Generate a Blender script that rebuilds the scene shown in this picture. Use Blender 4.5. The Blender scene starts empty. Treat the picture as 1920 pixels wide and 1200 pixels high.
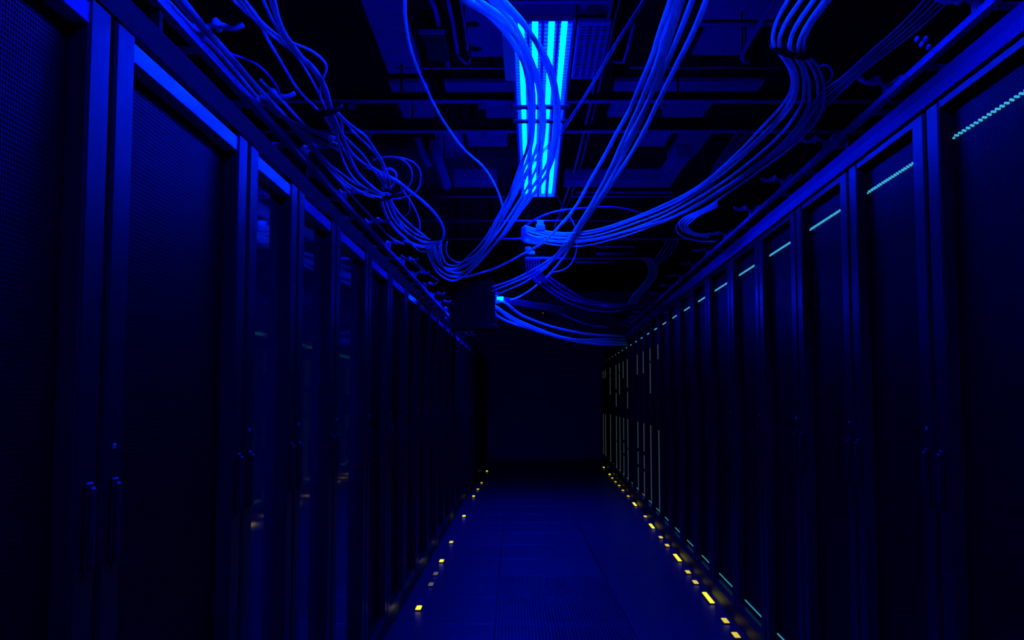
import bpy, bmesh, math, random
from mathutils import Vector, Matrix
random.seed(7)
S = bpy.context.scene
COL = S.collection
PI = math.pi

# ------------------------------------------------------------------ camera, world, exposure
H = 1.39                      # eye height above the raised floor
F = 1850.0                    # focal length in pixels of the 1920 wide frame
PITCH = math.atan(145 / F)
cam_d = bpy.data.cameras.new('camera'); cam = bpy.data.objects.new('camera', cam_d); COL.objects.link(cam)
cam_d.sensor_width = 36; cam_d.lens = 36 * F / 1920; cam_d.clip_start = .02
cam.location = (0, 0, H); cam.rotation_euler = (PI / 2 + PITCH, 0, 0)
S.camera = cam
W = bpy.data.worlds.new('dark_room'); S.world = W; W.use_nodes = True
W.node_tree.nodes['Background'].inputs[0].default_value = (0, .002, 1, 1)
W.node_tree.nodes['Background'].inputs[1].default_value = .004
S.view_settings.view_transform = 'Standard'; S.view_settings.look = 'None'
S.view_settings.exposure = 0; S.view_settings.gamma = 1; S.view_settings.use_curve_mapping = False
S.cycles.use_denoising = True
S.cycles.max_bounces = 6; S.cycles.diffuse_bounces = 3; S.cycles.glossy_bounces = 3
S.cycles.sample_clamp_indirect = 4
LAMP = 360.0                   # radiance of the blue tubes

# ------------------------------------------------------------------ helpers
def at(x, y, Y=None, h=None):
    """point of the room seen at pixel x,y either at distance Y or at height h above the eye"""
    cx, cy = (x - 960) / F, (600 - y) / F
    c, s = math.cos(PITCH), math.sin(PITCH)
    d = Vector((cx, c - cy * s, s + cy * c))
    k = (Y / d.y) if Y is not None else h / d.z
    return Vector((d.x * k, d.y * k, H + d.z * k))

def mat(name, base, rough=.5, spec=.5, metal=0, coat=0):
    m = bpy.data.materials.new(name); m.use_nodes = True
    b = m.node_tree.nodes['Principled BSDF']
    b.inputs['Base Color'].default_value = (*base, 1); b.inputs['Roughness'].default_value = rough
    b.inputs['Specular IOR Level'].default_value = spec; b.inputs['Metallic'].default_value = metal
    b.inputs['Coat Weight'].default_value = coat; b.inputs['Coat Roughness'].default_value = .08
    return m
def bsdf(m): return m.node_tree.nodes['Principled BSDF']
def grain(m, scale=30, amount=.25, bump=.0):
    """fine uneven paint: noise in colour value and relief"""
    nt = m.node_tree; b = bsdf(m)
    tc = nt.nodes.new('ShaderNodeTexCoord'); n = nt.nodes.new('ShaderNodeTexNoise')
    n.inputs['Scale'].default_value = scale; n.inputs['Detail'].default_value = 4
    nt.links.new(tc.outputs['Object'], n.inputs['Vector'])
    mx = nt.nodes.new('ShaderNodeMix'); mx.data_type = 'RGBA'
    col = b.inputs['Base Color'].default_value[:]
    mx.inputs[6].default_value = tuple(c * (1 - amount) for c in col[:3]) + (1,)
    mx.inputs[7].default_value = tuple(min(1, c * (1 + amount)) for c in col[:3]) + (1,)
    nt.links.new(n.outputs['Fac'], mx.inputs[0]); nt.links.new(mx.outputs[2], b.inputs['Base Color'])
    if bump:
        bp = nt.nodes.new('ShaderNodeBump'); bp.inputs['Strength'].default_value = bump; bp.inputs['Distance'].default_value = .003
        nt.links.new(n.outputs['Fac'], bp.inputs['Height']); nt.links.new(bp.outputs['Normal'], b.inputs['Normal'])
    return m
def emit(name, col, strength=1):
    m = mat(name, (.02, .02, .02), .4)
    bsdf(m).inputs['Emission Color'].default_value = (*col, 1); bsdf(m).inputs['Emission Strength'].default_value = strength
    return m
def perforated(m, pitch, dark):
    """punched sheet: round holes in staggered rows, colour and relief only"""
    nt = m.node_tree; b = bsdf(m)
    tc = nt.nodes.new('ShaderNodeTexCoord'); sp = nt.nodes.new('ShaderNodeSeparateXYZ')
    nt.links.new(tc.outputs['Object'], sp.inputs[0])
    def mth(op, a, c):
        n = nt.nodes.new('ShaderNodeMath'); n.operation = op
        for i, v in enumerate((a, c)):
            if v is None: continue
            if isinstance(v, (int, float)): n.inputs[i].default_value = v
            else: nt.links.new(v, n.inputs[i])
        return n.outputs[0]
    k = PI / pitch
    s1 = mth('SINE', mth('MULTIPLY', mth('ADD', sp.outputs[0], sp.outputs[2]), k), None)
    s2 = mth('SINE', mth('MULTIPLY', mth('SUBTRACT', sp.outputs[0], sp.outputs[2]), k), None)
    f = mth('GREATER_THAN', mth('MULTIPLY', s1, s2), .18)
    mx = nt.nodes.new('ShaderNodeMix'); mx.data_type = 'RGBA'
    mx.inputs[6].default_value = b.inputs['Base Color'].default_value[:]; mx.inputs[7].default_value = (*dark, 1)
    nt.links.new(f, mx.inputs[0]); nt.links.new(mx.outputs[2], b.inputs['Base Color'])
    sp2 = mth('MULTIPLY', mth('SUBTRACT', 1.0, f), b.inputs['Specular IOR Level'].default_value)
    nt.links.new(sp2, b.inputs['Specular IOR Level'])
    rg = mth('ADD', b.inputs['Roughness'].default_value, mth('MULTIPLY', f, .5)); nt.links.new(rg, b.inputs['Roughness'])
    return m

class MB:
    """collects simple shapes, then links them as one mesh object"""
    def __init__(s): s.v = []; s.f = []
    def box(s, x0, x1, y0, y1, z0, z1, ch=0):
        if ch <= 0:
            n = len(s.v)
            s.v += [(x, y, z) for z in (z0, z1) for y in (y0, y1) for x in (x0, x1)]
            s.f += [tuple(n + i for i in q) for q in ((0, 2, 3, 1), (4, 5, 7, 6), (0, 1, 5, 4), (2, 6, 7, 3), (0, 4, 6, 2), (1, 3, 7, 5))]
        else:
            b = bmesh.new(); bmesh.ops.create_cube(b, size=1)
            for v in b.verts: v.co = Vector(((x0 + x1) / 2 + v.co.x * (x1 - x0), (y0 + y1) / 2 + v.co.y * (y1 - y0), (z0 + z1) / 2 + v.co.z * (z1 - z0)))
            bmesh.ops.bevel(b, geom=b.edges[:], offset=ch, segments=1, affect='EDGES'); s.bm(b)
        return s
    def bm(s, b, M=None):
        n = len(s.v); b.verts.ensure_lookup_table(); b.verts.index_update()
        s.v += [tuple(M @ v.co if M else v.co) for v in b.verts]
        s.f += [tuple(n + v.index for v in f.verts) for f in b.faces]; b.free(); return s
    def prism(s, prof, x0, x1):
        """profile of (y,z) points swept along x"""
        n = len(s.v); k = len(prof)
        s.v += [(x0, y, z) for y, z in prof] + [(x1, y, z) for y, z in prof]
        s.f += [(n + i, n + (i + 1) % k, n + k + (i + 1) % k, n + k + i) for i in range(k)]
        s.f += [tuple(n + i for i in range(k))[::-1], tuple(n + k + i for i in range(k))]; return s
    def tube(s, pts, r, sides=8, cap=True):
        pts = [Vector(p) for p in pts]; n0 = len(s.v); N = len(pts)
        t = [(pts[min(i + 1, N - 1)] - pts[max(i - 1, 0)]).normalized() for i in range(N)]
        a = Vector((0, 0, 1)) if abs(t[0].z) < .9 else Vector((1, 0, 0))
        nrm = (a - t[0] * a.dot(t[0])).normalized()
        for i in range(N):
            nrm = (nrm - t[i] * nrm.dot(t[i])).normalized(); bn = t[i].cross(nrm)
            for j in range(sides):
                an = 2 * PI * j / sides
                s.v.append(tuple(pts[i] + (nrm * math.cos(an) + bn * math.sin(an)) * r))
        for i in range(N - 1):
            for j in range(sides):
                a0 = n0 + i * sides; j1 = (j + 1) % sides
                s.f.append((a0 + j, a0 + j1, a0 + sides + j1, a0 + sides + j))
        if cap:
            s.f.append(tuple(n0 + j for j in range(sides))[::-1]); s.f.append(tuple(n0 + (N - 1) * sides + j for j in range(sides)))
        return s
    def mesh(s, name, m, smooth=False):
        me = bpy.data.meshes.new(name); me.from_pydata(s.v, [], s.f); me.update()
        b = bmesh.new(); b.from_mesh(me); bmesh.ops.recalc_face_normals(b, faces=b.faces[:]); b.to_mesh(me); b.free()
        me.materials.append(m)
        if smooth: me.polygons.foreach_set('use_smooth', [True] * len(me.polygons))
        return me
    def build(s, name, m, parent=None, smooth=False):
        return link(name, s.mesh(name, m, smooth), parent)
def link(name, me, parent=None, loc=None):
    o = bpy.data.objects.new(name, me); COL.objects.link(o)
    if parent: o.parent = parent
    if loc: o.location = loc
    return o
def tag(o, label=None, cat=None, group=None, kind=None):
    for k, v in (('label', label), ('category', cat), ('group', group), ('kind', kind)):
        if v: o[k] = v
    return o
def thing(name, label, cat, loc=(0, 0, 0), rz=0, group=None):
    o = link(name, None); o.location = loc; o.rotation_euler = (0, 0, rz); o.empty_display_size = .1
    return tag(o, label, cat, group)
def spline(pts, n=7):
    """Catmull-Rom through the points"""
    p = [Vector(q) for q in pts]; p = [p[0] * 2 - p[1]] + p + [p[-1] * 2 - p[-2]]; out = []
    for i in range(1, len(p) - 2):
        a, b, c, d = p[i - 1:i + 3]
        for k in range(n):
            t = k / n
            out.append(.5 * (2 * b + (c - a) * t + (2 * a - 5 * b + 4 * c - d) * t * t + (3 * b - a - 3 * c + d) * t ** 3))
    return out + [p[-2]]
ORD = 'zeroth first second third fourth fifth sixth seventh eighth ninth tenth eleventh twelfth thirteenth fourteenth fifteenth sixteenth seventeenth eighteenth nineteenth twentieth'.split()
ORD += ['twenty-' + o for o in ORD[1:10]] + ['thirtieth']

# ------------------------------------------------------------------ materials
M_stile = grain(mat('navy_steel_paint', (.0006, .0009, .0046), .31, .18), 60, .05)
M_head_lit = grain(mat('lit_fascia_paint', (.025, .033, .19), .42, .3), 60, .12)  # right fascia, colour lightened as if lit
M_head_shade = grain(mat('shaded_fascia_paint', (.0008, .001, .006), .5, .2), 60, .12)  # same fascia on the left, colour darkened as if in shade
M_rail_refl = mat('reflection_pale_top_rail', (.09, .125, .50), .14, .5)  # pale colour stands in for the lamp reflected along the left door tops
M_body = mat('dark_steel', (.003, .0035, .012), .5, .3)
M_black = mat('black_plastic', (.0012, .0012, .003), .5, .2)
M_void = mat('black_interior', (.002, .002, .004), .8, .1)
M_panel = perforated(mat('punched_door_sheet', (.0003, .0005, .0026), .40, .045), .0085, (.00018, .0002, .0012))
M_glass = mat('smoked_door_glass', (.003, .004, .02), .05, .6)
M_floor = grain(mat('vinyl_floor_tile', (.005, .0065, .031), .33, .35), 9, .15)
M_seam = mat('floor_substructure', (.01, .01, .03), .8, .1)
M_wall = grain(mat('wall_paint', (.02, .03, .15), .7, .2), 3, .1)
M_ceil = mat('dark_slab', (.0015, .002, .008), .9, .1)
M_baffle = mat('matt_black_baffle', (.0002, .0002, .0004), .9, 0)
M_tile = grain(mat('ceiling_board', (.17, .22, .90), .7, .2), 12, .15)
M_beam = mat('black_channel', (.0012, .0012, .003), .6, .15)
M_rail = grain(mat('zinc_rail', (.22, .32, .90), .4, .5), 40, .15)
M_dull = grain(mat('dull_conduit', (.15, .20, .85), .5, .3), 40, .15)
M_house = mat('lamp_housing_paint', (.07, .10, .50), .5, .3)
M_white = mat('white_reflector', (.55, .85, .9), .4, .4)
M_cable = grain(mat('pale_blue_cable_sheath', (.35, .80, .95), .38, .4), 80, .08)
M_cable2 = grain(mat('blue_cable_sheath', (.22, .50, .90), .42, .35), 80, .08)
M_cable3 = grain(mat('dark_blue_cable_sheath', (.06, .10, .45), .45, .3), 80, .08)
for _m, _w in ((M_cable, 1), (M_cable2, 1), (M_cable3, .6)):
    _b = bsdf(_m); _b.inputs['Subsurface Weight'].default_value = _w; _b.inputs['Subsurface Radius'].default_value = (1, 1, 1); _b.inputs['Subsurface Scale'].default_value = .03
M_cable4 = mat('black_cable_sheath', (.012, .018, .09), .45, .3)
M_tube = emit('blue_tube', (0, .0155, 1), LAMP)
M_cyan_refl = emit('cyan_reflection_glow', (.05, .48, .80), .9)
M_glowlow = emit('dim_cyan_glow', (.04, .30, .42), .9)
M_green_refl = emit('pale_green_reflection_glow', (.07, .14, .11), .8)
M_yellow = emit('yellow_floor_light', (1.0, .84, .0), 1.4)
M_yellow2 = emit('soft_yellow_floor_light', (1.0, .75, .02), .75)
M_yellow3 = emit('faint_yellow_floor_light', (.30, .26, .05), .35)
M_ind = emit('blue_indicator', (0, .02, 1), .10)

# ------------------------------------------------------------------ room shell
YF = 20.9                      # distance of the end wall
def struct(o, label=None): o['kind'] = 'structure'; (label and o.__setitem__('label', label)); return o
K = 1.47 / 1.67                # real drop of everything under the slab
ZC = H + 2.25
struct(MB().box(-2.6, 3.6, -4, YF + .1, -.2, -.035).build('floor', M_seam))
floor = bpy.data.objects['floor']
TS = .82
tile = MB().box(-TS / 2 + .003, TS / 2 - .003, -TS / 2 + .003, TS / 2 - .003, -.034, 0, .003).mesh('floor_tile', M_floor)
gr = MB().box(-TS / 2 + .003, TS / 2 - .003, -TS / 2 + .003, -TS / 2 + .03, -.034, 0).box(-TS / 2 + .003, TS / 2 - .003, TS / 2 - .03, TS / 2 - .003, -.034, 0)
for i in range(41):
    x = -TS / 2 + .010 + (TS - .020) * i / 40
    gr.box(x - .0075, x + .0075, -TS / 2 + .03, TS / 2 - .03, -.03, 0)
grate = gr.mesh('vent_tile', M_floor)
for j in range(-9, 19):
    for i, x in enumerate((-.92 - TS / 2, -.92 + TS / 2, -.10 + TS / 2, .72 + TS / 2, 1.54 + TS / 2)):
        y = 6.2 + TS * (j + .5)
        if y > YF - .3: continue
        v = (i == 2 and j in (-2, -1, 0, 1))
        o = link('vent_tile' if v else 'floor_tile', grate if v else tile, floor, (x, y, 0))
        if v: o['label'] = 'floor tile with long parallel vent slots'
struct(MB().box(-2.6, 3.6, YF, YF + .1, 0, ZC).build('wall_far', M_wall))
struct(MB().box(-2.6, 3.6, -4.1, -4, 0, ZC).build('wall_back', M_wall))
struct(MB().box(-2.7, -2.6, -4.1, YF + .1, 0, ZC).build('wall_left', M_wall))
struct(MB().box(3.6, 3.7, -4.1, YF + .1, 0, ZC).build('wall_right', M_wall))
ceiling = struct(MB().box(-2.7, 3.7, -4.1, YF + .1, ZC, ZC + .1).build('ceiling', M_ceil))
struct(MB().box(-2.6, 3.6, YF - .015, YF, 0, .12, .004).build('baseboard_far', M_body))

# ceiling boards hung under the slab; each given by its edges in the photo and its height above the eye
def board(x0, x1, y0, y1, h=2.05 * K, t=.03, holes=0):
    a, b = at(x0, y1, h=h), at(x1, y1, h=h); Y0 = at(960, y0, h=h).y; Y1 = a.y
    m = MB().box(a.x, b.x, Y0, Y1, a.z, a.z + t, .004)
    o = m.build('ceiling_board', M_tile, ceiling)
    # hanger straps up to the slab
    for x in (a.x + .03, b.x - .03):
        MB().box(x - .01, x + .01, (Y0 + Y1) / 2 - .01, (Y0 + Y1) / 2 + .01, a.z + t, ZC).build('board_hanger', M_beam, ceiling)
    return o, a, b, Y0, Y1
board(728, 792, -60, 138)
o, a, b, Y0, Y1 = board(878, 951, -60, 107)
for px, py in ((891, 91), (886, 45)):
    c = at(px, py, h=2.05 * K)
    bm = bmesh.new(); bmesh.ops.create_cone(bm, cap_ends=True, segments=20, radius1=.034, radius2=.034, depth=.006)
    MB().bm(bm, Matrix.Translation((c.x, c.y, c.z - .001))).build('board_hole', M_void, ceiling)
for q in ((735, 806, 156, 173), (836, 985, 156, 173), (1148, 1420, 154, 172), (756, 816, 194, 221), (912, 988, 194, 221), (1138, 1170, 194, 220), (1236, 1318, 194, 220),
          (828, 874, 246, 296), (878, 952, 246, 275), (1192, 1245, 246, 275), (1250, 1302, 246, 295), (1312, 1450, -60, 38), (1298, 1392, 52, 104)):
    board(*q)

# ------------------------------------------------------------------ server racks
def row_l(Y): return -.76 + .0119 * Y
def row_r(Y): return 1.09 + .0378 * Y
ZB = .15                       # bottom edge of the doors
def make_rack(Wd, top, side, ledl, far):
    """meshes of one cabinet; x runs along the row, +y into the cabinet, z up; front plane y=0"""
    w = Wd / 2 - .012; st = .088; m = {}
    b = MB().box(-Wd / 2 + .001, Wd / 2 - .001, .06, 1.02, ZB, top + .05)
    m['cabinet_body'] = (b.mesh('cabinet_body', M_body), None)
    if side == 'r':            # fascia leaning back, catches the lamp; lit look also in its paint
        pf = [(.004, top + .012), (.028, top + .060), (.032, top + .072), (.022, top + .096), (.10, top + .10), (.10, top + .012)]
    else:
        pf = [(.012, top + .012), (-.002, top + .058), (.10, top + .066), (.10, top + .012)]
    m['fascia'] = (MB().prism(pf, -Wd / 2, Wd / 2).mesh('fascia', M_head_lit if side == 'r' else M_head_shade), None)
    m['plinth'] = (MB().box(-Wd / 2, Wd / 2, .05, 1.0, 0, ZB).mesh('plinth', M_black), None)
    fr = MB()
    for s in (-1, 1):
        xa, xb = sorted((s * w, s * (w - st)))
        fr.box(xa, xb, 0, .055, ZB + .002, top, .006)
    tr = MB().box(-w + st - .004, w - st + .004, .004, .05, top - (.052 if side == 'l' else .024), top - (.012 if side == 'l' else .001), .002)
    fr.box(-w + st - .004, w - st + .004, .004, .05, ZB + .002, ZB + .05)
    m['door'] = (fr.mesh('door', M_stile), None)
    m['top_rail'] = (tr.mesh('top_rail', M_rail_refl if side == 'l' else M_stile), 'door')
    rt = MB()                  # black inner returns of the frame
    for s in (-1, 1):
        xa, xb = sorted((s * (w - st), s * (w - st - .003)))
        rt.box(xa, xb, .004, .05, ZB + .05, top - .03)
    m['frame_return'] = (rt.mesh('frame_return', M_void), 'door')
    m['door_panel'] = (MB().box(-w + st, w - st, .036, .046, ZB + .04, top - .025).mesh('door_panel', None or M_panel), 'door')
    hd = MB()
    for s in (-1, 1): pass
    h1 = MB().box(-.013, .013, -.008, 0, -.078, .078, .003).box(-.009, .009, -.016, -.006, -.070, .070, .004)
    m['handle'] = (h1.mesh('handle', M_black), 'door')
    il = MB().box(-.005, .005, -.004, .002, -.005, .005, .002)
    m['indicator_light'] = (il.mesh('indicator_light', M_ind), 'door')
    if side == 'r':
        ld = MB(); n = 44; L = 2 * (w - st) - .03  # reflected cyan line drawn as glowing dashes
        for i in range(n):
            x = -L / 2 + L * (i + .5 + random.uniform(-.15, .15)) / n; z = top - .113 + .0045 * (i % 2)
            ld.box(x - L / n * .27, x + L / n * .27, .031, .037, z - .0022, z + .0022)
        m['light_strip'] = (ld.mesh('light_strip', M_cyan_refl), 'door')
        lb = MB()  # emissive dashes along the panel bottom
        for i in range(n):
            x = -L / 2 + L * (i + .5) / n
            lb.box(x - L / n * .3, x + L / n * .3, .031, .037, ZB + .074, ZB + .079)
        m['lower_light_strip'] = (lb.mesh('lower_light_strip', M_glowlow), 'door')
        if far:  # greenish reflections on far door edges drawn as glowing segments
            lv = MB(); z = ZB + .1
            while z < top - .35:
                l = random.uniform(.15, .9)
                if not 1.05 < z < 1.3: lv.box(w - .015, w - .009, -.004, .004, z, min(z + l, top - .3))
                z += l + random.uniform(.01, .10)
            m['edge_light_strip'] = (lv.mesh('edge_light_strip', M_green_refl), 'door')
    return m
cache = {}
def place_rack(Y0, Y1, side, idx, top, glass, label, group):
    fx = row_l if side == 'l' else row_r
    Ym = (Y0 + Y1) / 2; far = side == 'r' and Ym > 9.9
    key = (round(Y1 - Y0, 2), side, far and random.randint(0, 4), glass)
    if key not in cache: cache[key] = make_rack(Y1 - Y0, top, side, None, far)
    m = cache[key]
    ang = math.atan(.0119 if side == 'l' else .0378)
    rz = PI / 2 - ang if side == 'l' else -PI / 2 - ang
    t = thing('server_rack', label, 'server rack', (fx(Ym), Ym, 0), rz, group)
    made = {}
    w = (Y1 - Y0) / 2 - .012
    for nm, (me, par) in m.items():
        if nm in ('handle', 'indicator_light'):
            for s in (-1, 1):
                if nm == 'indicator_light' and (s > 0) != (side == 'r'): continue
                o = link(nm, me, made['door']); o.location = (s * (w - .042), 0, 1.165 if nm == 'handle' else 1.30)
            continue
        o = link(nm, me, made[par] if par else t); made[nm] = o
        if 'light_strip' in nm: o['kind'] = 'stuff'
        if nm == 'door_panel' and glass: o.material_slots[0].link = 'OBJECT'; o.material_slots[0].material = M_glass
    return t
YL = [.95, 1.787, 2.69, 3.29, 3.97, 4.815, 5.60, 6.39, 7.14]
while YL[-1] + .78 < YF - .1: YL.append(YL[-1] + .78)
YR = [.47, 1.25, 2.03, 2.81, 3.55, 4.32, 5.10, 5.91, 6.77, 7.52]
while YR[-1] + .78 < YF - .1: YR.append(YR[-1] + .78)
TL, TR = H + .707, H + .83
for i in range(len(YL) - 1):
    g = i in (2, 3, 4)
    place_rack(YL[i], YL[i + 1], 'l', i, TL, g,
               ('server rack with smoked glass door' if g else 'server rack with punched metal door') + f' in the left row, {ORD[i + 1]} from camera', 'server racks of the left row')
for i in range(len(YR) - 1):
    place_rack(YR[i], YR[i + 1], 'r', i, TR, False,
               ('server rack with greenish reflections drawn on door edges' if (YR[i] + YR[i + 1]) / 2 > 9.9 else 'server rack with punched metal door') + f' in the right row, {ORD[i + 1]} from camera', 'server racks of the right row')

# cable trays that run along the rack tops
def tray(side, top, label):
    fx, sg = (row_l, -1) if side == 'l' else (row_r, 1)
    t = thing('cable_tray', label, 'cable tray', (0, 0, top + .195))
    for k, d in enumerate((.11, .46)):
        z0, z1 = (.026, .05) if k == 0 else (.02, .09)
        mb = MB(); x0, x1 = fx(.3) + sg * d, fx(YF - .1) + sg * d; e = .012
        n = len(mb.v)
        mb.v += [(x + s * e, y, z) for (x, y) in ((x0, .3), (x1, YF - .1)) for z in (z0, z1) for s in (-1, 1)]
        mb.f += [(0, 1, 3, 2), (4, 6, 7, 5), (0, 4, 5, 1), (2, 3, 7, 6), (0, 2, 6, 4), (1, 5, 7, 3)]
        mb.build('side_rail', M_rail, t)
    rg = MB().box(0, .33, -.012, .012, .025, .04).mesh('rung', M_dull)
    y = .6
    while y < YF - .3:
        o = link('rung', rg, t, (fx(y) + sg * .115 - (.33 if sg < 0 else 0), y, 0)); y += .5
    pm = MB().box(-.012, .012, -.012, .012, -.13, .025).mesh('post', M_black)
    y = .7
    while y < YF - .3:
        for dd in (.12, .45): link('post', pm, t, (fx(y) + sg * dd, y, 0))
        y += 1.6
    return t
tray('l', TL, 'long cable tray lying on top of the left row of racks')
tray('r', TR, 'long cable tray lying on top of the right row of racks')

# cable brackets standing on the trays, one near each rack joint
def bracket_mesh():
    m = MB()
    m.box(-.012, .012, -.02, .02, 0, .05, .003)
    m.tube(spline([(0, -.02, .045), (0, -.06, .06), (0, -.11, .045), (0, -.15, .06)], 5), .011, 6)
    m.tube(spline([(0, .01, .04), (.04, .03, .07), (.09, .02, .06)], 5), .009, 6)
    m.box(-.03, .03, -.075, -.05, .04, .075, .008)
    return m.mesh('cable_bracket', M_cable2, True)
bk = bracket_mesh()
for side, Ys, top, sg in (('l', YL, TL, -1), ('r', YR, TR, 1)):
    fx = row_l if side == 'l' else row_r
    for i, y in enumerate(Ys[1:20]):
        o = link('cable_bracket', bk, None, (fx(y) + sg * .11, y - .12, top + .24)); o.scale = (.8, .8, .8); o.rotation_euler = (0, 0, 0 if False else (PI / 2 if sg < 0 else -PI / 2) * (1 if i % 3 else .8))
        tag(o, f'small bent cable bracket clipped on the {"left" if sg < 0 else "right"} cable tray, {ORD[i + 1]} from the camera', 'bracket', f'brackets on the {"left" if sg < 0 else "right"} cable tray')

# ------------------------------------------------------------------ ceiling lamps
def lamp(loc, rz, label, L, wide):
    t = thing('ceiling_lamp', label, 'lamp', loc, rz)
    hw = .115
    hs = MB().box(-hw - .012, hw + .012, 0, L, .03, .10)
    for s in (-1, 1): hs.box(*sorted((s * hw, s * (hw + .012))), 0, L, -.022, .03)
    hs.box(-hw, hw, 0, .012, -.022, .03).box(-hw, hw, L - .012, L, -.022, .03)
    hs.build('housing', M_house, t)
    for x in (-.085, -.03, .035, .085):
        MB().tube([(x, .03, .008), (x, L - .03, .008)], .0100, 8).build('lamp_tube', M_tube, t, True)
    MB().box(-hw + .001, hw - .001, .013, L - .013, .0255, .0295).build('reflector', M_white, t)
    lv = MB(); n = int(L / .042)
    for i in range(n):
        y = .03 + (L - .06) * i / n
        for xa, xb in ((-hw, -.097), (-.073, -.042), (-.018, .023), (.047, .073), (.097, hw)):
            lv.box(xa, xb, y, y + .010, -.020, -.006)
    for x in (-.058, 0, .06): lv.box(x - .006, x + .006, .012, L - .012, -.024, -.014)
    tag(lv.build('louvre', M_house, t), kind='stuff')
    for y in ((1.03, 1.28) if wide else (1.2, 2.4)):
        MB().box(-hw - .03, hw + .03, y - .02, y + .02, -.062, -.046, .004).build('clamp_bar', M_beam, t)
    for y in (.4, L / 2, L - .4):
        MB().tube([(0, y, .10), (0, y, ZC - loc[2])], .006, 6).build('hanger_rod', M_beam, t)
    if wide:
        MB().box(-.165, -.110, .1, .66, -.045, -.03, .004).build('side_plate', M_white, t)
    return t
hL = 1.67 * K
p0, p1 = at(1018, 28, h=hL), at(1009, 364, h=hL)
rzl = -math.atan((p1.x - p0.x) / (p1.y - p0.y))
LL = (p1 - p0).length
lamp(tuple(p0), rzl, 'long louvred ceiling lamp glowing cyan above the aisle', LL, True)
d = (p1 - p0).normalized()
lamp(tuple(p0 - d * (LL + .30)), rzl, 'long louvred ceiling lamp over the near end of the aisle', LL, False)

t = thing('added_tube_light', 'added blue tube light behind the black overhead box, its bright end peeking out', 'lamp', (-.60, 11.25, at(930, 559, Y=11.25).z), 0)  # lamp added so the cables near the box catch light
MB().box(0, .44, -.04, .04, .028, .07, .005).build('housing', M_house, t)
MB().tube([(.0, 0, 0), (.50, 0, 0)], .016, 8).build('lamp_tube', emit('added_strong_tube', (0, .010, 1), LAMP * 2), t, True)
for x in (.08, .36): MB().tube([(x, 0, .07), (x, 0, ZC - t.location.z)], .006, 6).build('hanger_rod', M_beam, t)

# recessed lamp added to light the far cables; black baffles hide its tubes
t = thing('added_recessed_lamp', 'added recessed ceiling lamp with black baffles, there to light the far cables', 'lamp', (.16, 7.7, H + 1.62), rzl)
RL = 6.2; rl = MB().box(-.16, .16, 0, RL, .16, .19)
for x in (-.16, .15): rl.box(x, x + .01, 0, RL, -.02, .16)
for k in range(21): rl.box(-.15, .15, RL * k / 20 - (.008 if k else 0), RL * k / 20 + .008, -.02, .16 if k in (0, 20) else .12)
rl.build('baffle_box', M_baffle, t)
for x in (-.07, .07): MB().tube([(x, .03, .145), (x, RL - .03, .145)], .014, 8).build('lamp_tube', emit('added_recessed_tube', (0, .010, 1), LAMP * 1.5), t, True)
for y in (.4, RL - .4): MB().tube([(0, y, .19), (0, y, ZC - t.location.z)], .006, 6).build('hanger_rod', M_beam, t)

# grille beside the lamp: plate with four columns of slots
t = thing('air_grille', 'flat ceiling grille with columns of slots right of the glowing lamp', 'grille', tuple(p0 + Vector((.205, .0, .0))), rzl)
MB().box(-.070, .060, 0, .68, -.03, -.01, .004).build('grille_plate', M_tile, t)
sl = MB()
for c in range(4):
    for r in range(20):
        x = -.048 + c * .029; sl.box(x - .009, x + .009, .04 + r * .031, .055 + r * .031, -.032, -.028)
tag(sl.build('slot', M_body, t), kind='stuff')
t = thing('vent_frame', 'ceiling vent with three dark openings above the top end of the lamp', 'vent', tuple(at(1018, 16, h=1.72 * K)), rzl)
fm = MB(); 
for y in (-.07, .03): fm.box(-.24, .26, y, y + .035, 0, .05)
for x in (-.24, -.10, .02, .14, .225): fm.box(x, x + .035, -.04, .035, 0, .05)
fm.build('frame', M_tile, t); MB().box(-.23, .25, -.06, .06, .05, .06).build('backing', M_void, t)

# ------------------------------------------------------------------ channels, rods and pipes under the ceiling
def channel(ylip, h, web, label):
    c = at(960, ylip, h=h * K)
    t = thing('ceiling_channel', label, 'beam', (0, c.y, c.z))
    MB().box(-1.9, 2.6, .0, .012, .012, web, .002).build('web', M_beam, t)
    MB().box(-1.9, 2.6, -.025, .012, 0, .012, .002).build('flange', M_dull, t)  # lit lip of the black channel put into a lighter paint
    for x in (-1.7, -.6, .9, 2.3):
        MB().tube([(x, .02, web - .01), (x, .02, ZC - c.z)], .006, 6).build('hanger_rod', M_beam, t)
    for x in (-.88, .80, -.18):
        MB().box(x, x + .035, -.02, .0, -.035, 0, .003).build('clip', M_dull, t)
channel(193, 1.80, .055, 'black ceiling channel crossing over the lamp, the nearer of two')
channel(249, 1.80, .085, 'black ceiling channel crossing over the lamp, the farther of two')
def rod(x0, x1, y, h, r, m, label, name='ceiling_rod', cat='rod', rect=False):
    a, b = at(x0, y, h=h * K), at(x1, y, h=h * K)
    if rect: o = MB().box(a.x, b.x, a.y - r, a.y + r, a.z - r * .6, a.z + r * .6, r * .2).build(name, m)
    else: o = MB().tube([a, b], r, 8).build(name, m, None, True)
    return tag(o, label, cat)
rod(742, 946, 128, 1.80, .005, M_rail, 'thin rod crossing left of the lamp in front of the boards')
rod(1180, 1462, 127, 1.80, .004, M_dull, 'thin dull rod crossing right of the lamp')
rod(1308, 1484, 45, 1.88, .010, M_rail, 'bright rod under the ceiling board at upper right')
rod(812, 946, 369, 1.75, .008, M_rail, 'thin rod left of the far end of the lamp')
rod(1070, 1262, 369, 1.75, .008, M_rail, 'thin rod right of the far end of the lamp')
rod(1080, 1262, 361, 1.78, .012, M_dull, 'flat dull strip just above the thin rod right of the lamp', rect=True)
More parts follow.
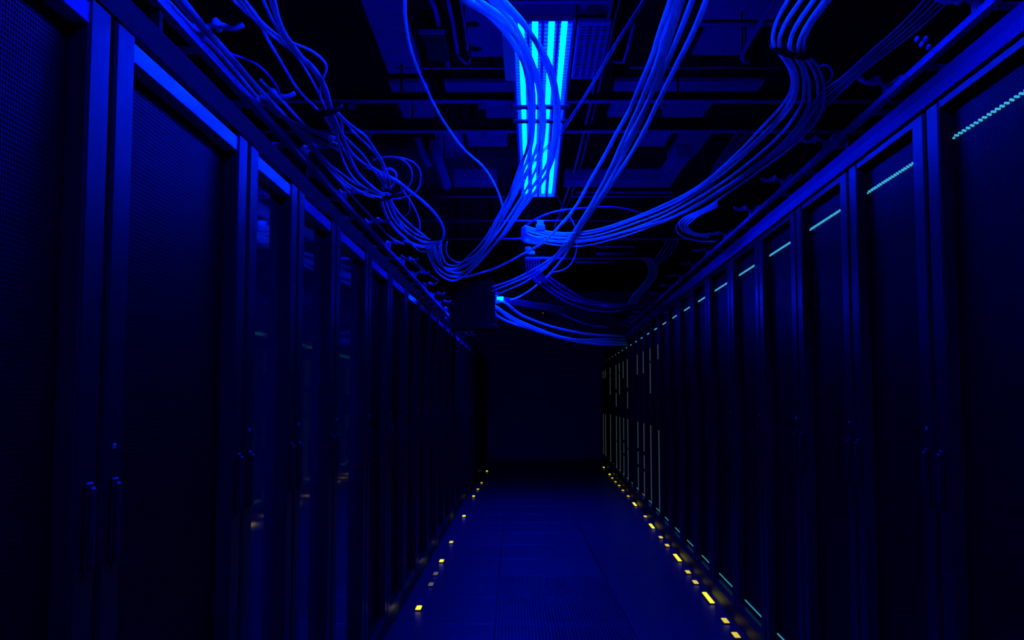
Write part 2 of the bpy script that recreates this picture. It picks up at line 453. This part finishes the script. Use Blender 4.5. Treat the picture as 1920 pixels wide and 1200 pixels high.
rod(792, 1235, 414, 1.70, .007, M_dull, 'dull rod across the aisle just beyond the lamp')
rod(826, 1448, 448, 1.68, .010, M_dull, 'rod across the aisle second beyond the lamp')
rod(985, 1214, 484, 1.66, .012, M_dull, 'rod across the aisle third beyond the lamp')
rod(1118, 1190, 462, 1.72, .012, M_dull, 'short rod in the far dark bay, nearer of two')
rod(1118, 1190, 475, 1.72, .012, M_dull, 'short rod in the far dark bay, farther of two')
rod(1078, 1155, 491, 1.72, .010, M_dull, 'short dim rod beyond the third cross rod')
# duct with a corner
a, b = at(1058, 345, h=1.80 * K), at(1262, 345, h=1.80 * K); c = at(1257, 298, h=1.80 * K)
t = thing('air_duct', 'flat duct right of the lamp with a corner turning towards the camera', 'duct', (a.x, a.y, a.z))
MB().box(0, b.x - a.x, -.09, .12, 0, .10, .01).build('cross_run', M_tile, t)
MB().box(b.x - a.x - .11, b.x - a.x, c.y - a.y, -.09, .005, .10, .01).build('long_run', M_tile, t)
a, b = at(850, 345, h=1.80 * K), at(932, 345, h=1.80 * K)
ad = MB().box(a.x, b.x, a.y - .09, a.y + .12, a.z, a.z + .1, .01).build('air_duct', M_tile)
MB().tube([((a.x + b.x) / 2, a.y, a.z + .1), ((a.x + b.x) / 2, a.y, ZC)], .006, 6).build('hanger_rod', M_beam, ad)
tag(ad, 'short flat duct left of the far half of the lamp', 'duct')
def pipe(pts, h, r, m, label, name='pipe', cat='pipe', sides=10):
    hs = h if isinstance(h, (list, tuple)) else [h] * len(pts)
    P = spline([at(x, y, h=hh * K) for (x, y), hh in zip(pts, hs)], 6)
    o = MB().tube(P, r, sides).build(name, m, None, True)
    for q in (P[2], P[len(P) // 2], P[-3]): MB().tube([q + Vector((0, 0, r * .5)), (q.x, q.y, ZC)], .004, 5).build('hanger_rod', M_beam, o)
    return tag(o, label, cat)
pipe([(812, 262), (822, 300), (838, 348)], [1.95, 1.8, 1.68], .035, M_dull, 'thick sloping pipe end left of the lamp, glinting')
pipe([(782, 258), (792, 285), (804, 312)], [1.95, 1.85, 1.75], .022, M_dull, 'thinner sloping pipe left of the glinting pipe')
pipe([(1456, -6), (1425, 45), (1397, 92), (1392, 104), (1394, 112), (1402, 116)], 1.82, .012, M_dull, 'bent pipe with hooked end at upper right')
pipe([(1188, 45), (1178, 85), (1170, 112), (1168, 117), (1150, 116)], 1.82, .007, M_dull, 'thin conduit with a square bend right of the lamp')
pipe([(806, -6), (817, 22), (824, 55), (836, 100), (840, 124)], 1.95, .012, M_dull, 'conduit along the ceiling, left of three')
pipe([(838, -6), (848, 40), (858, 100)], 1.95, .010, M_dull, 'conduit along the ceiling, middle of three')
pipe([(860, 106), (873, 119), (879, 118), (882, 110)], 1.95, .006, M_dull, 'small hook of wire beside the holed ceiling board')
pipe([(862, -6), (870, 40), (877, 95)], 1.95, .006, M_dull, 'conduit along the ceiling, right of three')
a = at(812, 76, h=1.9 * K)
t = thing('junction_box', 'dark junction box on the ceiling left of the holed board', 'box', (a.x, a.y, a.z))
MB().box(-.05, .06, -.08, .30, 0, .12, .008).build('box_body', M_black, t); MB().box(-.06, .06, -.095, -.08, -.002, .02, .003).build('lip', M_rail, t)

# ------------------------------------------------------------------ overhead cable box above the left racks
a = at(842, 617, Y=10.6); b = at(926, 524, Y=10.6)
t = thing('cable_box', 'black box hung over the left racks where the bright cables end', 'box', ((a.x + b.x) / 2, 10.6, a.z))
w2 = (b.x - a.x) / 2; hh = b.z - a.z
MB().box(-w2, w2, 0, .36, .03, hh, .008).build('box_body', M_black, t)
MB().box(-w2 - .01, w2 + .045, -.02, .38, 0, .05, .006).build('bottom_tray', M_black, t)
MB().box(w2 - .01, w2 + .012, .06, .30, .06, hh - .05).build('cable_opening', M_void, t)
for x in (-w2 + .06, w2 - .06):
    MB().tube([(x, .2, hh - .01), (x, .2, ZC - a.z)], .010, 6).build('hanger_rod', M_beam, t)

# ------------------------------------------------------------------ cables
def cable(pts, h, r, m, label, group, mode='h', jit=0, sides=8):
    N = len(pts); P = []
    hs = h if isinstance(h, (list, tuple)) else (h, h)
    ks = [i / (N - 1) for i in range(N)]
    for (x, y), k in zip(pts, ks):
        j = k * (len(hs) - 1); i = min(int(j), len(hs) - 2); v = hs[i] + (hs[i + 1] - hs[i]) * (j - i)
        P.append(at(x, y, **{mode: v}))
    o = MB().tube(spline(P, 7), r, sides).build('cable', m, None, True)
    return tag(o, label, 'cable', group)
LA = 'thick bright cable of the bundle sweeping past the lamp and looping over to the left racks'
A = [
 [(850, -18), (867, 0), (917, 30), (953, 70), (977, 110), (988, 150), (993, 200), (993, 250), (987, 283), (973, 317), (957, 360), (940, 400), (907, 460), (883, 483), (860, 492), (842, 483), (836, 468), (838, 454)],
 [(858, -18), (873, 0), (933, 37), (973, 77), (1000, 132), (1011, 180), (1015, 233), (1005, 280), (988, 322), (966, 367), (945, 405), (915, 455), (885, 490), (855, 506), (832, 503), (824, 480), (823, 462)],
 [(912, -18), (930, 0), (973, 37), (1007, 80), (1030, 120), (1043, 167), (1048, 217), (1043, 267), (1030, 317), (1003, 360), (973, 400), (945, 440), (905, 480), (870, 509), (843, 509), (823, 492), (815, 462)],
 [(902, -18), (920, 0), (960, 40), (985, 85), (1007, 138), (1019, 190), (1021, 240), (1012, 295), (993, 343), (965, 390), (930, 440), (895, 485), (862, 515), (835, 514), (815, 494), (806, 462)],
 [(882, -18), (897, 0), (945, 35), (968, 72), (988, 112), (999, 160), (1001, 220), (996, 275), (981, 320), (956, 378), (925, 440), (888, 484), (857, 503), (830, 500), (815, 480), (811, 462)],
 [(925, -18), (943, 0), (985, 48), (1014, 98), (1034, 152), (1042, 208), (1038, 262), (1024, 312), (998, 352), (968, 398), (938, 445), (900, 490), (868, 519), (846, 526), (822, 513), (807, 488), (799, 462)],
 [(862, -18), (880, 0), (928, 30), (958, 72), (981, 114), (992, 160), (996, 215), (992, 262), (978, 312), (960, 355), (940, 394), (908, 448), (880, 478), (858, 497), (838, 495), (828, 475), (827, 458)],
]
for i, p in enumerate(A): cable(p, (1.13, 1.16, 1.10, 1.06, .98 + .01 * i), 0.0072 + .0008 * (i % 3), M_cable, LA, 'bright cables past the lamp to the left racks')
LB = 'thick bright cable of the bundle running from upper right down to the black overhead box'
B = [
 [(1272, -18), (1266, 0), (1248, 60), (1230, 120), (1200, 195), (1170, 260), (1140, 325), (1110, 385), (1090, 418), (1065, 455), (1040, 480), (1000, 505), (960, 525), (922, 538)],
 [(1284, -18), (1278, 0), (1256, 70), (1216, 190), (1180, 270), (1140, 345), (1100, 410), (1070, 455), (1035, 490), (985, 520), (922, 546)],
 [(1306, -18), (1298, 0), (1275, 60), (1245, 130), (1210, 200), (1170, 275), (1130, 345), (1095, 405), (1060, 455), (1025, 500), (980, 531), (922, 556)],
 [(1333, -18), (1325, 0), (1300, 60), (1270, 120), (1235, 190), (1200, 260), (1160, 325), (1115, 390), (1080, 440), (1055, 485), (1015, 528), (970, 558), (922, 569)],
]
for i, p in enumerate(B): cable(p, (1.13, 1.13, 1.14, 1.13, 1.13), 0.0092 + .0008 * (i % 2), M_cable, LB, 'bright cables from upper right to the overhead box')
cable([(1263, -18), (1258, 0), (1238, 58), (1222, 108), (1200, 160), (1180, 208), (1155, 252), (1132, 295), (1105, 342), (1080, 387), (1050, 423), (1017, 455), (980, 477), (933, 501), (900, 512), (870, 519), (842, 517), (818, 500), (803, 466)],
      (1.10, 1.12, 1.10, 1.02, .98), .0092, M_cable, 'single bright cable leaving the right-hand bundle and crossing over to the left loop', None)
LCc = 'blue cable of the tied bundle at upper right curving down to the aisle centre'
C = [
 [(1490, -18), (1478, 0), (1456, 40), (1449, 75), (1457, 94), (1478, 125), (1485, 160), (1470, 192), (1430, 237), (1370, 298), (1300, 355), (1200, 403), (1120, 430), (1060, 437), (1015, 432), (985, 424)],
 [(1515, -18), (1502, 0), (1472, 45), (1461, 78), (1466, 96), (1490, 128), (1495, 165), (1480, 205), (1430, 258), (1350, 330), (1260, 390), (1180, 422), (1110, 443), (1050, 446), (1005, 438), (983, 430)],
 [(1540, -18), (1526, 0), (1492, 50), (1481, 82), (1484, 97), (1502, 125), (1508, 160), (1498, 205), (1445, 270), (1350, 345), (1250, 403), (1170, 434), (1100, 450), (1040, 452), (1000, 443), (982, 434)],
 [(1562, -18), (1546, 0), (1512, 48), (1498, 80), (1500, 98), (1522, 125), (1533, 160), (1526, 205), (1480, 265), (1390, 335), (1290, 395), (1190, 436), (1100, 460), (1040, 459), (1000, 449), (982, 438)],
 [(1495, 97), (1502, 112), (1512, 135), (1518, 170), (1508, 215), (1455, 280), (1360, 350), (1270, 402), (1180, 433), (1105, 452), (1045, 454), (1002, 446), (983, 436)],
 [(1464, 97), (1472, 112), (1485, 132), (1490, 162), (1476, 198), (1436, 246), (1362, 312), (1280, 372), (1190, 411), (1115, 436), (1055, 441), (1010, 435), (984, 427)],
 [(1570, -18), (1556, 0), (1522, 45), (1508, 78), (1510, 99), (1535, 128), (1545, 170), (1535, 220), (1490, 270), (1410, 330), (1330, 385), (1290, 404), (1272, 418), (1268, 432), (1285, 446), (1320, 453), (1345, 452)],
]
for i, p in enumerate(C): cable(p, (1.10, 1.10, 1.14, 1.14, 1.12, 1.10) if i < 6 else (1.10, 1.10, 1.12, 1.06), .0060 + .0006 * (i % 3), M_cable if i < 4 else M_cable2, LCc, 'cables of the tied bundle at upper right')
cable([(1520, 130), (1548, 122), (1560, 135), (1556, 150), (1545, 160)], (1.12, 1.12), .004, M_cable3, 'small dark loop of cable right of the tied bundle', None)
cable([(1560, -8), (1545, 12), (1530, 30)], (1.2, 1.2), .005, M_cable2, 'short cable end at the top, right of the tied bundle', None)
LG = 'dim cable lying in the group that climbs to the top right corner above the right racks'
for i in range(5):
    d = i * 9
    cable([(1742 + d * 1.4, -10), (1690 + d * 1.2, 45), (1630 + d, 98), (1580 + d * .8, 143), (1535 + d * .4, 178 + d * .6), (1505 + d * .2, 225 + d * .5), (1460, 275 + d * .3), (1395, 325 + d * .2)],
          (1.16, 1.14, 1.12, 1.10), .0034 + .0004 * (i % 2), M_cable3 if i % 2 else M_cable2, LG, 'cables climbing to the top right corner')
LD = 'thin blue cable of the left hanging bundle, upper part above the first black tie'
D = [[(425, -12), (437, 0), (467, 28), (508, 58), (542, 77), (583, 95), (606, 113), (612, 128), (605, 150), (600, 176), (612, 206), (625, 240)],
     [(450, -12), (458, 0), (483, 33), (500, 70), (525, 113), (558, 167), (588, 198), (612, 222)],
     [(438, -12), (448, 0), (483, 43), (517, 72), (550, 98), (583, 120), (605, 155), (617, 200), (628, 240)],
     [(488, -12), (493, 0), (508, 33), (525, 60), (550, 92), (592, 140), (612, 183), (622, 215), (630, 250)],
     [(512, -12), (515, 0), (523, 33), (538, 67), (567, 106), (600, 150), (617, 192), (626, 220)],
     [(503, -12), (507, 0), (518, 33), (534, 68), (560, 100), (590, 128), (612, 165), (621, 200), (633, 240)],
     [(452, -12), (462, 4), (490, 40), (525, 72), (560, 110), (590, 160), (606, 196), (620, 225)]]
for i, p in enumerate(D): cable(p, (1.02, 1.02), .0042 + .0006 * (i % 2), M_cable2, LD, 'upper strands of the left hanging bundle')
LD2 = 'thin blue cable of the left hanging bundle between its two black ties'
D2 = [[(618, 200), (632, 243), (637, 280), (652, 318), (672, 343), (697, 358), (725, 368)],
      [(625, 203), (640, 225), (643, 257), (660, 302), (677, 330), (705, 355), (728, 370)],
      [(628, 205), (645, 226), (668, 253), (692, 275), (712, 300), (722, 330), (724, 352)],
      [(622, 205), (634, 235), (645, 262), (663, 290), (685, 308), (705, 318), (718, 335), (722, 350)],
      [(615, 215), (625, 235), (650, 260), (680, 290), (700, 318), (715, 340), (719, 356)],
      [(610, 222), (625, 245), (640, 272), (656, 300), (668, 322), (690, 345), (716, 362)],
      [(632, 210), (655, 232), (685, 255), (706, 285), (718, 305), (730, 335), (732, 355)]]
for i, p in enumerate(D2): cable(p, (1.02, 1.02), .0048 + .0006 * (i % 2), M_cable2, LD2, 'middle strands of the left hanging bundle')
LD3 = 'thin blue cable fanning down from the second tie to the left loop end'
D3 = [[(712, 362), (716, 385), (723, 403), (740, 430), (767, 452), (790, 460), (812, 458), (826, 452)],
      [(718, 362), (726, 385), (736, 408), (752, 428), (777, 445), (802, 454), (824, 452)],
      [(722, 362), (732, 385), (743, 405), (760, 424), (782, 440), (806, 449)],
      [(728, 362), (738, 385), (750, 402), (770, 421), (788, 436), (800, 446)],
      [(715, 362), (720, 390), (730, 412), (747, 433), (770, 455), (785, 470), (797, 472)],
      [(725, 362), (736, 388), (745, 412), (765, 437), (790, 453), (812, 456)]]
for i, p in enumerate(D3): cable(p, (1.02, 1.0), .0052 + .0006 * (i % 2), M_cable2, LD3, 'lower strands of the left hanging bundle')
cable([(687, 312), (717, 325), (742, 338), (767, 357), (792, 377), (815, 400), (829, 422), (832, 440), (823, 456), (800, 463), (780, 460), (762, 452)], (1.04, 1.02), .0085, M_cable2, 'single bright cable forming the long oval loop of the left bundle', None)
cable([(700, 300), (715, 295), (742, 295), (762, 305), (772, 322), (770, 343), (758, 357), (742, 364), (728, 366)], (1.05, 1.05), .0042, M_cable2, 'small round cable coil beside the second tie, inner turn', None)
cable([(735, 294), (757, 297), (777, 306), (788, 322), (787, 347), (775, 363), (752, 371), (720, 373), (690, 367), (655, 352), (630, 330), (612, 310)], (1.05, 1.02), .0045, M_cable2, 'wide round cable coil beside the second tie, outer turn', None)
cable([(752, 353), (767, 373), (780, 397), (787, 417), (785, 435), (778, 441)], (1.03, 1.03), .005, M_cable2, 'cable hanging inside the long oval loop', None)
cable([(766, 372), (768, 390), (765, 400), (758, 404)], (1.04, 1.04), .004, M_cable3, 'short cable hook inside the long oval loop', None)
cable([(722, 325), (728, 316), (738, 320), (743, 330), (738, 345), (730, 352)], (1.06, 1.06), .006, M_cable2, 'tiny cable eye at the second tie', None)
LT = 'cable lying along the front rail of the left cable tray'
T = [[(300, -12), (312, 0), (360, 50), (400, 88), (440, 132), (480, 180)],
     [(320, -12), (332, 2), (370, 45), (420, 97), (470, 152), (520, 207), (560, 252), (600, 298), (650, 356), (690, 400), (730, 443), (757, 458)],
     [(335, -12), (345, 2), (385, 52), (430, 103), (480, 160), (530, 213), (575, 262), (620, 312)],
     [(326, -12), (338, 2), (378, 50), (424, 101), (474, 157), (515, 203), (552, 243)]]
for i, p in enumerate(T): cable(p, (.97, .97), .0060 if i != 2 else .0075, M_cable2, LT, 'cables along the left tray rail')
LT2 = 'cable branching off the left tray towards the hanging bundle'
for i, p in enumerate([[(488, 178), (500, 197), (527, 218), (560, 235), (593, 250), (632, 270)], [(490, 184), (505, 205), (543, 230), (577, 252), (605, 266), (634, 281)], [(540, 228), (577, 256), (590, 267), (604, 271)],
                       [(488, 150), (500, 162), (527, 187), (560, 223), (580, 240), (625, 262)], [(494, 182), (515, 206), (550, 228), (590, 244), (628, 258)], [(612, 305), (640, 325), (668, 345), (700, 360), (720, 366)], [(607, 300), (635, 330), (660, 350), (690, 364), (715, 370)]]):
    cable(p, (.96, .99), .0055, M_cable2, LT2, 'cables branching off the left tray')
cable([(425, 98), (450, 107), (480, 120), (505, 143), (520, 165), (524, 180)], (.98, .98), .004, M_cable3, 'thin dark arc of cable above the left tray', None)
LE = 'thin cable of the two left strands drooping beside the farther left racks'
for i, p in enumerate([[(752, 478), (775, 495), (800, 512), (820, 523)], [(770, 484), (790, 502), (808, 518), (822, 526)]]): cable(p, (1.0, .95), .005, M_cable2, LE, 'drooping strands at the farther left racks')
# single cables
cable([(758, -18), (759, 0), (760, 40), (772, 100), (800, 168), (830, 225), (868, 278), (905, 312), (928, 347), (940, 378), (944, 400)], (1.22, 1.18), .0062, M_cable, 'lone thin cable hanging in an arc left of the lamp', None)
for k, nm in ((0, 'upper'), (1, 'lower')):
    cable([(1212 + 4 * k, -12), (1206 + 4 * k, 0), (1150 + 4 * k, 88 + k), (1105 + 4 * k, 165), (1050 + 3 * k, 248 + 2 * k), (1020, 280 + 4 * k), (995, 308 + 5 * k), (985, 322 + 16 * k), (978, 346 + 12 * k)], (1.26, 1.28), .0036, M_cable4, f'dark twin cable crossing in front of the lamp, {nm} of the pair', None)
cable([(1150, -12), (1143, 20), (1130, 70), (1122, 115), (1113, 160), (1106, 200), (1094, 250), (1075, 325), (1055, 385), (1040, 425)], (1.64, 1.64), .009, M_cable, 'bright cable passing behind the black channels right of the lamp', None)
cable([(1165, -12), (1150, 45), (1140, 90), (1128, 140), (1118, 190), (1104, 250), (1086, 320), (1066, 380), (1050, 410)], (1.64, 1.64), .006, M_cable3, 'dark cable passing behind the black channels right of the lamp', None)
cable([(980, 427), (1010, 408), (1045, 396), (1095, 390), (1150, 388), (1195, 397), (1232, 411)], (1.2, 1.2), .006, M_cable3, 'dim cable arching over the bundle at the aisle centre', None)
cable([(1068, 405), (1080, 430), (1082, 460), (1075, 488), (1058, 505), (1030, 512)], (1.2, 1.2), .006, M_cable2, 'thin cable loop hanging behind the right-hand bundle', None)
cable([(1038, 358), (1050, 378), (1060, 395)], (1.5, 1.5), .006, M_cable3, 'short slanting cable just under the far end of the lamp', None)
# coil end and plugs of the upper right bundle
LP = 'cable turn in the coiled end at the aisle centre below the lamp'
for i in range(5):
    cable([(985 + i, 424 + 4 * i), (979, 431 + 4 * i), (985, 439 + 3.4 * i), (1003, 444 + 3 * i), (1020, 446 + 2 * i)], (1.10, 1.10), .008, M_cable2, LP, 'turns of the coiled end at the aisle centre')
a = at(1013, 427, h=1.1)
t = thing('cable_clamp', 'small square clamp on the coiled cable end at the aisle centre', 'clamp', tuple(a))
MB().box(-.03, .03, -.03, .03, -.02, .02, .006).build('clamp_body', M_cable2, t); MB().box(-.022, .022, -.036, -.03, .0, .045, .004).build('clamp_tab', M_cable2, t)
for i, (x, y) in enumerate(((986, 452), (990, 466), (997, 474))):
    a = at(x, y, h=1.05); pl = thing('cable_plug', ['uppermost plug', 'middle plug', 'lowest plug'][i] + ' of three bright plugs dangling at the aisle centre', 'plug', tuple(a), .5 * i)
    MB().box(-.016, .016, -.02, .02, -.012, .012, .004).build('plug_body', M_cable, pl); MB().box(-.008, .008, .02, .035, -.006, .006).build('plug_tip', M_rail, pl)
# middle fan
LV = 'dim strand hanging straight down behind the bright bundle at the aisle centre'
for i in range(6):
    x = 986 + i * 5
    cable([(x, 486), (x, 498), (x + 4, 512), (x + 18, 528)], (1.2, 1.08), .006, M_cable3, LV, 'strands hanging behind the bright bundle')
LF = 'dim cable of the fan sweeping to the right racks behind the bright bundle'
fan = [[(1010, 520), (1040, 545), (1080, 565), (1130, 573), (1170, 571), (1205, 565)], [(1020, 520), (1055, 546), (1090, 564), (1140, 576), (1180, 574), (1205, 570)],
       [(1028, 518), (1060, 540), (1100, 562), (1150, 571), (1190, 568), (1204, 567)], [(1005, 528), (1035, 550), (1070, 570), (1110, 582), (1150, 585), (1190, 575)]]
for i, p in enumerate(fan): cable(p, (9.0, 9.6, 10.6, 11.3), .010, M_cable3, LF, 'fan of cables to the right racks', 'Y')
LF2 = 'dark cable of the low flat fan between the overhead box and the right racks'
for i in range(6):
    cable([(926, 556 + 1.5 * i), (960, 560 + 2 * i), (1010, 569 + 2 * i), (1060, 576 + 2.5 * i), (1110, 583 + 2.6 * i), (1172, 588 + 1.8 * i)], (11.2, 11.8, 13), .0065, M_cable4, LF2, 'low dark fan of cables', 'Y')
cable([(1040, 582), (1070, 597), (1105, 609), (1138, 614)], (12, 13), .008, M_cable3, 'faint lone cable under the dark fan', None, 'Y')
LH = 'bright cable of the four strung from the overhead box across the aisle to the far right racks'
for i, p in enumerate([[(920, 566), (945, 566), (980, 592), (1040, 614), (1100, 626), (1150, 629.5), (1178, 630)], [(918, 574), (930, 577), (965, 602), (1030, 627), (1085, 637.5), (1135, 636), (1178, 636)],
     [(918, 575), (926, 582), (932, 592), (955, 604), (1000, 618), (1060, 636), (1120, 645.5), (1178, 646)], [(918, 572), (932, 576), (970, 600), (1050, 631), (1110, 640), (1178, 642)]]):
    cable(p, (11.1, 11.4, 12.2, 13.2, 14.3), .0155, M_cable, LH, 'bright cables strung across the aisle', 'Y')
# right tray loops
LR = 'thin cable turn of the coil resting by the right tray brackets'
for i in range(4):
    d = i * 5
    cable([(1345, 380 + d * .5), (1310, 397 + d * .5), (1284 + d, 407 + d * .4), (1274 + d, 419 + d * .2), (1280 + d, 432), (1300 + d * .6, 441 - d * .2), (1330, 445 - d * .4)], (1.05, 1.02), .005, M_cable2, LR, 'coil by the right tray')
LS = 'thin cable of the strands hooking down onto the right racks near the far end'
for i in range(5):
    d = i * 4
    cable([(1203 + d, 483), (1212 + d, 492), (1217 + d, 506), (1213 + d, 522), (1199 + d, 540), (1184 + d, 556), (1178 + d, 570)], (1.15, 1.0), .006, M_cable2, LS, 'strands hooking onto the right racks')
LS2 = 'faint cable feeding down into the hooked strands at the right racks'
for i in range(4):
    d = i * 7
    cable([(1250 + d, 448), (1245 + d, 462), (1232 + d, 480), (1222 + d * .5, 498)], (1.15, 1.1), .005, M_cable3, LS2, 'faint feeds to the hooked strands')
LS3 = 'faint cable slanting down to the bright curve right of the duct'
for i in range(4):
    d = i * 8
    cable([(1385 + d, 245), (1362 + d * .8, 278), (1340 + d * .5, 312), (1322 + d * .5, 350), (1300 + d * .4, 378)], (1.5, 1.2), .005, M_cable3, LS3, 'faint cables right of the duct')
# ties
def tie(px, py, h, r, tilt, label):
    c = at(px, py, h=h); pts = []
    for i in range(17):
        an = 2 * PI * i / 16; pts.append((math.cos(an) * r, math.sin(an) * r * .25, math.sin(an) * r * .35))
    o = MB().tube(pts, .011, 6, False).build('cable_tie', M_black, None, True); o.location = c; o.rotation_euler = (0, tilt, 0)
    return tag(o, label, 'cable tie')
tie(616, 205, 1.02, .045, -.35, 'black tie round the left hanging bundle, the nearer one')
tie(724, 366, 1.02, .05, -.2, 'black tie round the left hanging bundle at the round coil')
tie(1483, 94, 1.10, .06, .25, 'black tie round the curved bundle at upper right')
# cluster of cable glands by the nearest right bracket
for i, (x, y) in enumerate(((1719, 73), (1735, 73), (1728, 83), (1741, 88))):
    a = at(x, y, h=1.05); bm = bmesh.new(); bmesh.ops.create_uvsphere(bm, u_segments=10, v_segments=6, radius=.007)
    o = MB().bm(bm, Matrix.Diagonal((.8, 2.4, 1.2, 1))).build('cable_gland', M_rail, None, True); o.location = a
    tag(o, 'small round cable end in the cluster above the near right racks', 'cable end', 'cluster of cable ends at upper right')

# ------------------------------------------------------------------ lights on the floor by the plinths
def floor_light(x, y, size, m, label, side):
    c = at(x, y, h=-H + .012); ang = math.atan(.0119 if side == 'l' else .0378)
    t = thing('floor_light', label, 'floor light', (c.x, c.y, 0), -ang, f'floor lights along the {"left" if side == "l" else "right"} racks')
    l, w = size
    MB().box(-w / 2 - .006, w / 2 + .006, -l / 2 - .006, l / 2 + .006, .0005, .008, .002).build('base', M_black, t)
    MB().box(-w / 2, w / 2, -l / 2, l / 2, .007, .014, .003).build('lens', m, t)
for i, (x, y) in enumerate(((1328, 1120), (1270, 1045), (1222, 986), (1190, 945))):
    floor_light(x, y, (.36, .032), M_yellow, f'long bright yellow floor light by the right racks, {ORD[i + 1]} of four from the camera', 'r')
for i, (x, y, b) in enumerate(((1380, 1190, 1), (1360, 1163, 2), (1304, 1091, 1), (1290, 1072, 1), (1251, 1022, 1), (1239, 1007, 1), (1210, 968, 1), (1178, 930, 1), (1168, 919, 1), (1161, 910, 1), (1154, 903, 1), (1148, 896, 1), (1143, 889, 0), (1132, 876, 0))):
    floor_light(x, y, (.12, .035), (M_yellow, M_yellow2, M_yellow2)[b], f'short yellow floor light by the right racks, {ORD[i + 1]} from the camera', 'r')
for i, (x, y, b) in enumerate(((785, 1139, 0), (808, 1095, 2), (817, 1075, 2), (828, 1051, 0), (846, 1016, 1), (870, 967, 0), (888, 930, 0), (896, 917, 1), (903, 905, 1), (913, 883, 0))):
    floor_light(x, y, (.11, .035), (M_yellow, M_yellow2, M_yellow3)[b], f'{("bright", "soft", "faint")[b]} yellow floor light by the left racks, {ORD[i + 1]} from the camera', 'l')

# small monitor light high on the end wall
a = at(1018, 587, Y=YF - .03)
t = thing('wall_sensor', 'small dark sensor with an orange light on the end wall', 'sensor', (a.x, YF - .03, a.z))
MB().box(-.09, .09, -.02, .03, -.05, .05, .01).build('sensor_body', M_black, t); MB().box(-.008, .008, -.026, -.018, -.008, .008).build('sensor_light', emit('orange_led', (.8, .4, .1), .6), t)

# ------------------------------------------------------------------ one label per strand, counted across its bundle from the left
SHORT = {
 'bright cables past the lamp to the left racks': 'thick bright cable sweeping past the lamp to the left loop',
 'bright cables from upper right to the overhead box': 'thick bright cable from upper right to the black box',
 'cables of the tied bundle at upper right': 'blue cable of the tied bundle at upper right',
 'cables climbing to the top right corner': 'dim thin cable climbing to the top right corner',
 'upper strands of the left hanging bundle': 'thin cable of the left bundle above its nearer tie',
 'middle strands of the left hanging bundle': 'thin cable of the left bundle between its two ties',
 'lower strands of the left hanging bundle': 'thin cable fanning below the farther tie at left',
 'cables along the left tray rail': 'cable lying along the left tray rail',
 'cables branching off the left tray': 'cable branching off the left tray to the hanging bundle',
 'drooping strands at the farther left racks': 'thin cable drooping by the farther left racks',
 'turns of the coiled end at the aisle centre': 'cable turn of the coiled end at the aisle centre',
 'strands hanging behind the bright bundle': 'dim strand hanging straight down behind the bright bundle',
 'fan of cables to the right racks': 'dim cable of the upper fan to the right racks',
 'low dark fan of cables': 'dark cable of the low fan from the black box',
 'bright cables strung across the aisle': 'bright cable strung from the black box across the aisle',
 'coil by the right tray': 'thin cable turn of the coil by the right tray',
 'strands hooking onto the right racks': 'thin cable hooking down onto the farther right racks',
 'faint feeds to the hooked strands': 'faint cable feeding the hooked strands at right',
 'faint cables right of the duct': 'faint cable slanting right of the flat duct'}
by = {}
for o in COL.objects:
    g = o.get('group')
    if g in SHORT: by.setdefault(g, []).append(o)
for g, os_ in by.items():
    def key(o):
        v = o.data.vertices; c = v[len(v) // 2].co - Vector((0, 0, H)); return c.x / c.y, -c.z / c.y
    way = 'top' if g in ('bright cables strung across the aisle', 'low dark fan of cables', 'fan of cables to the right racks', 'turns of the coiled end at the aisle centre') else 'left'
    os_.sort(key=lambda o: key(o)[1 if way == 'top' else 0])
    for i, o in enumerate(os_): o['label'] = f'{SHORT[g]}, {ORD[i + 1]} from {"the " if way == "top" else ""}{way}'
for i, o in enumerate(x for x in COL.objects if x.get('group') == 'cluster of cable ends at upper right'):
    o['label'] = ('leftmost', 'upper right', 'lower left', 'lower right')[i] + ' small round cable end in the cluster by the near right bracket'
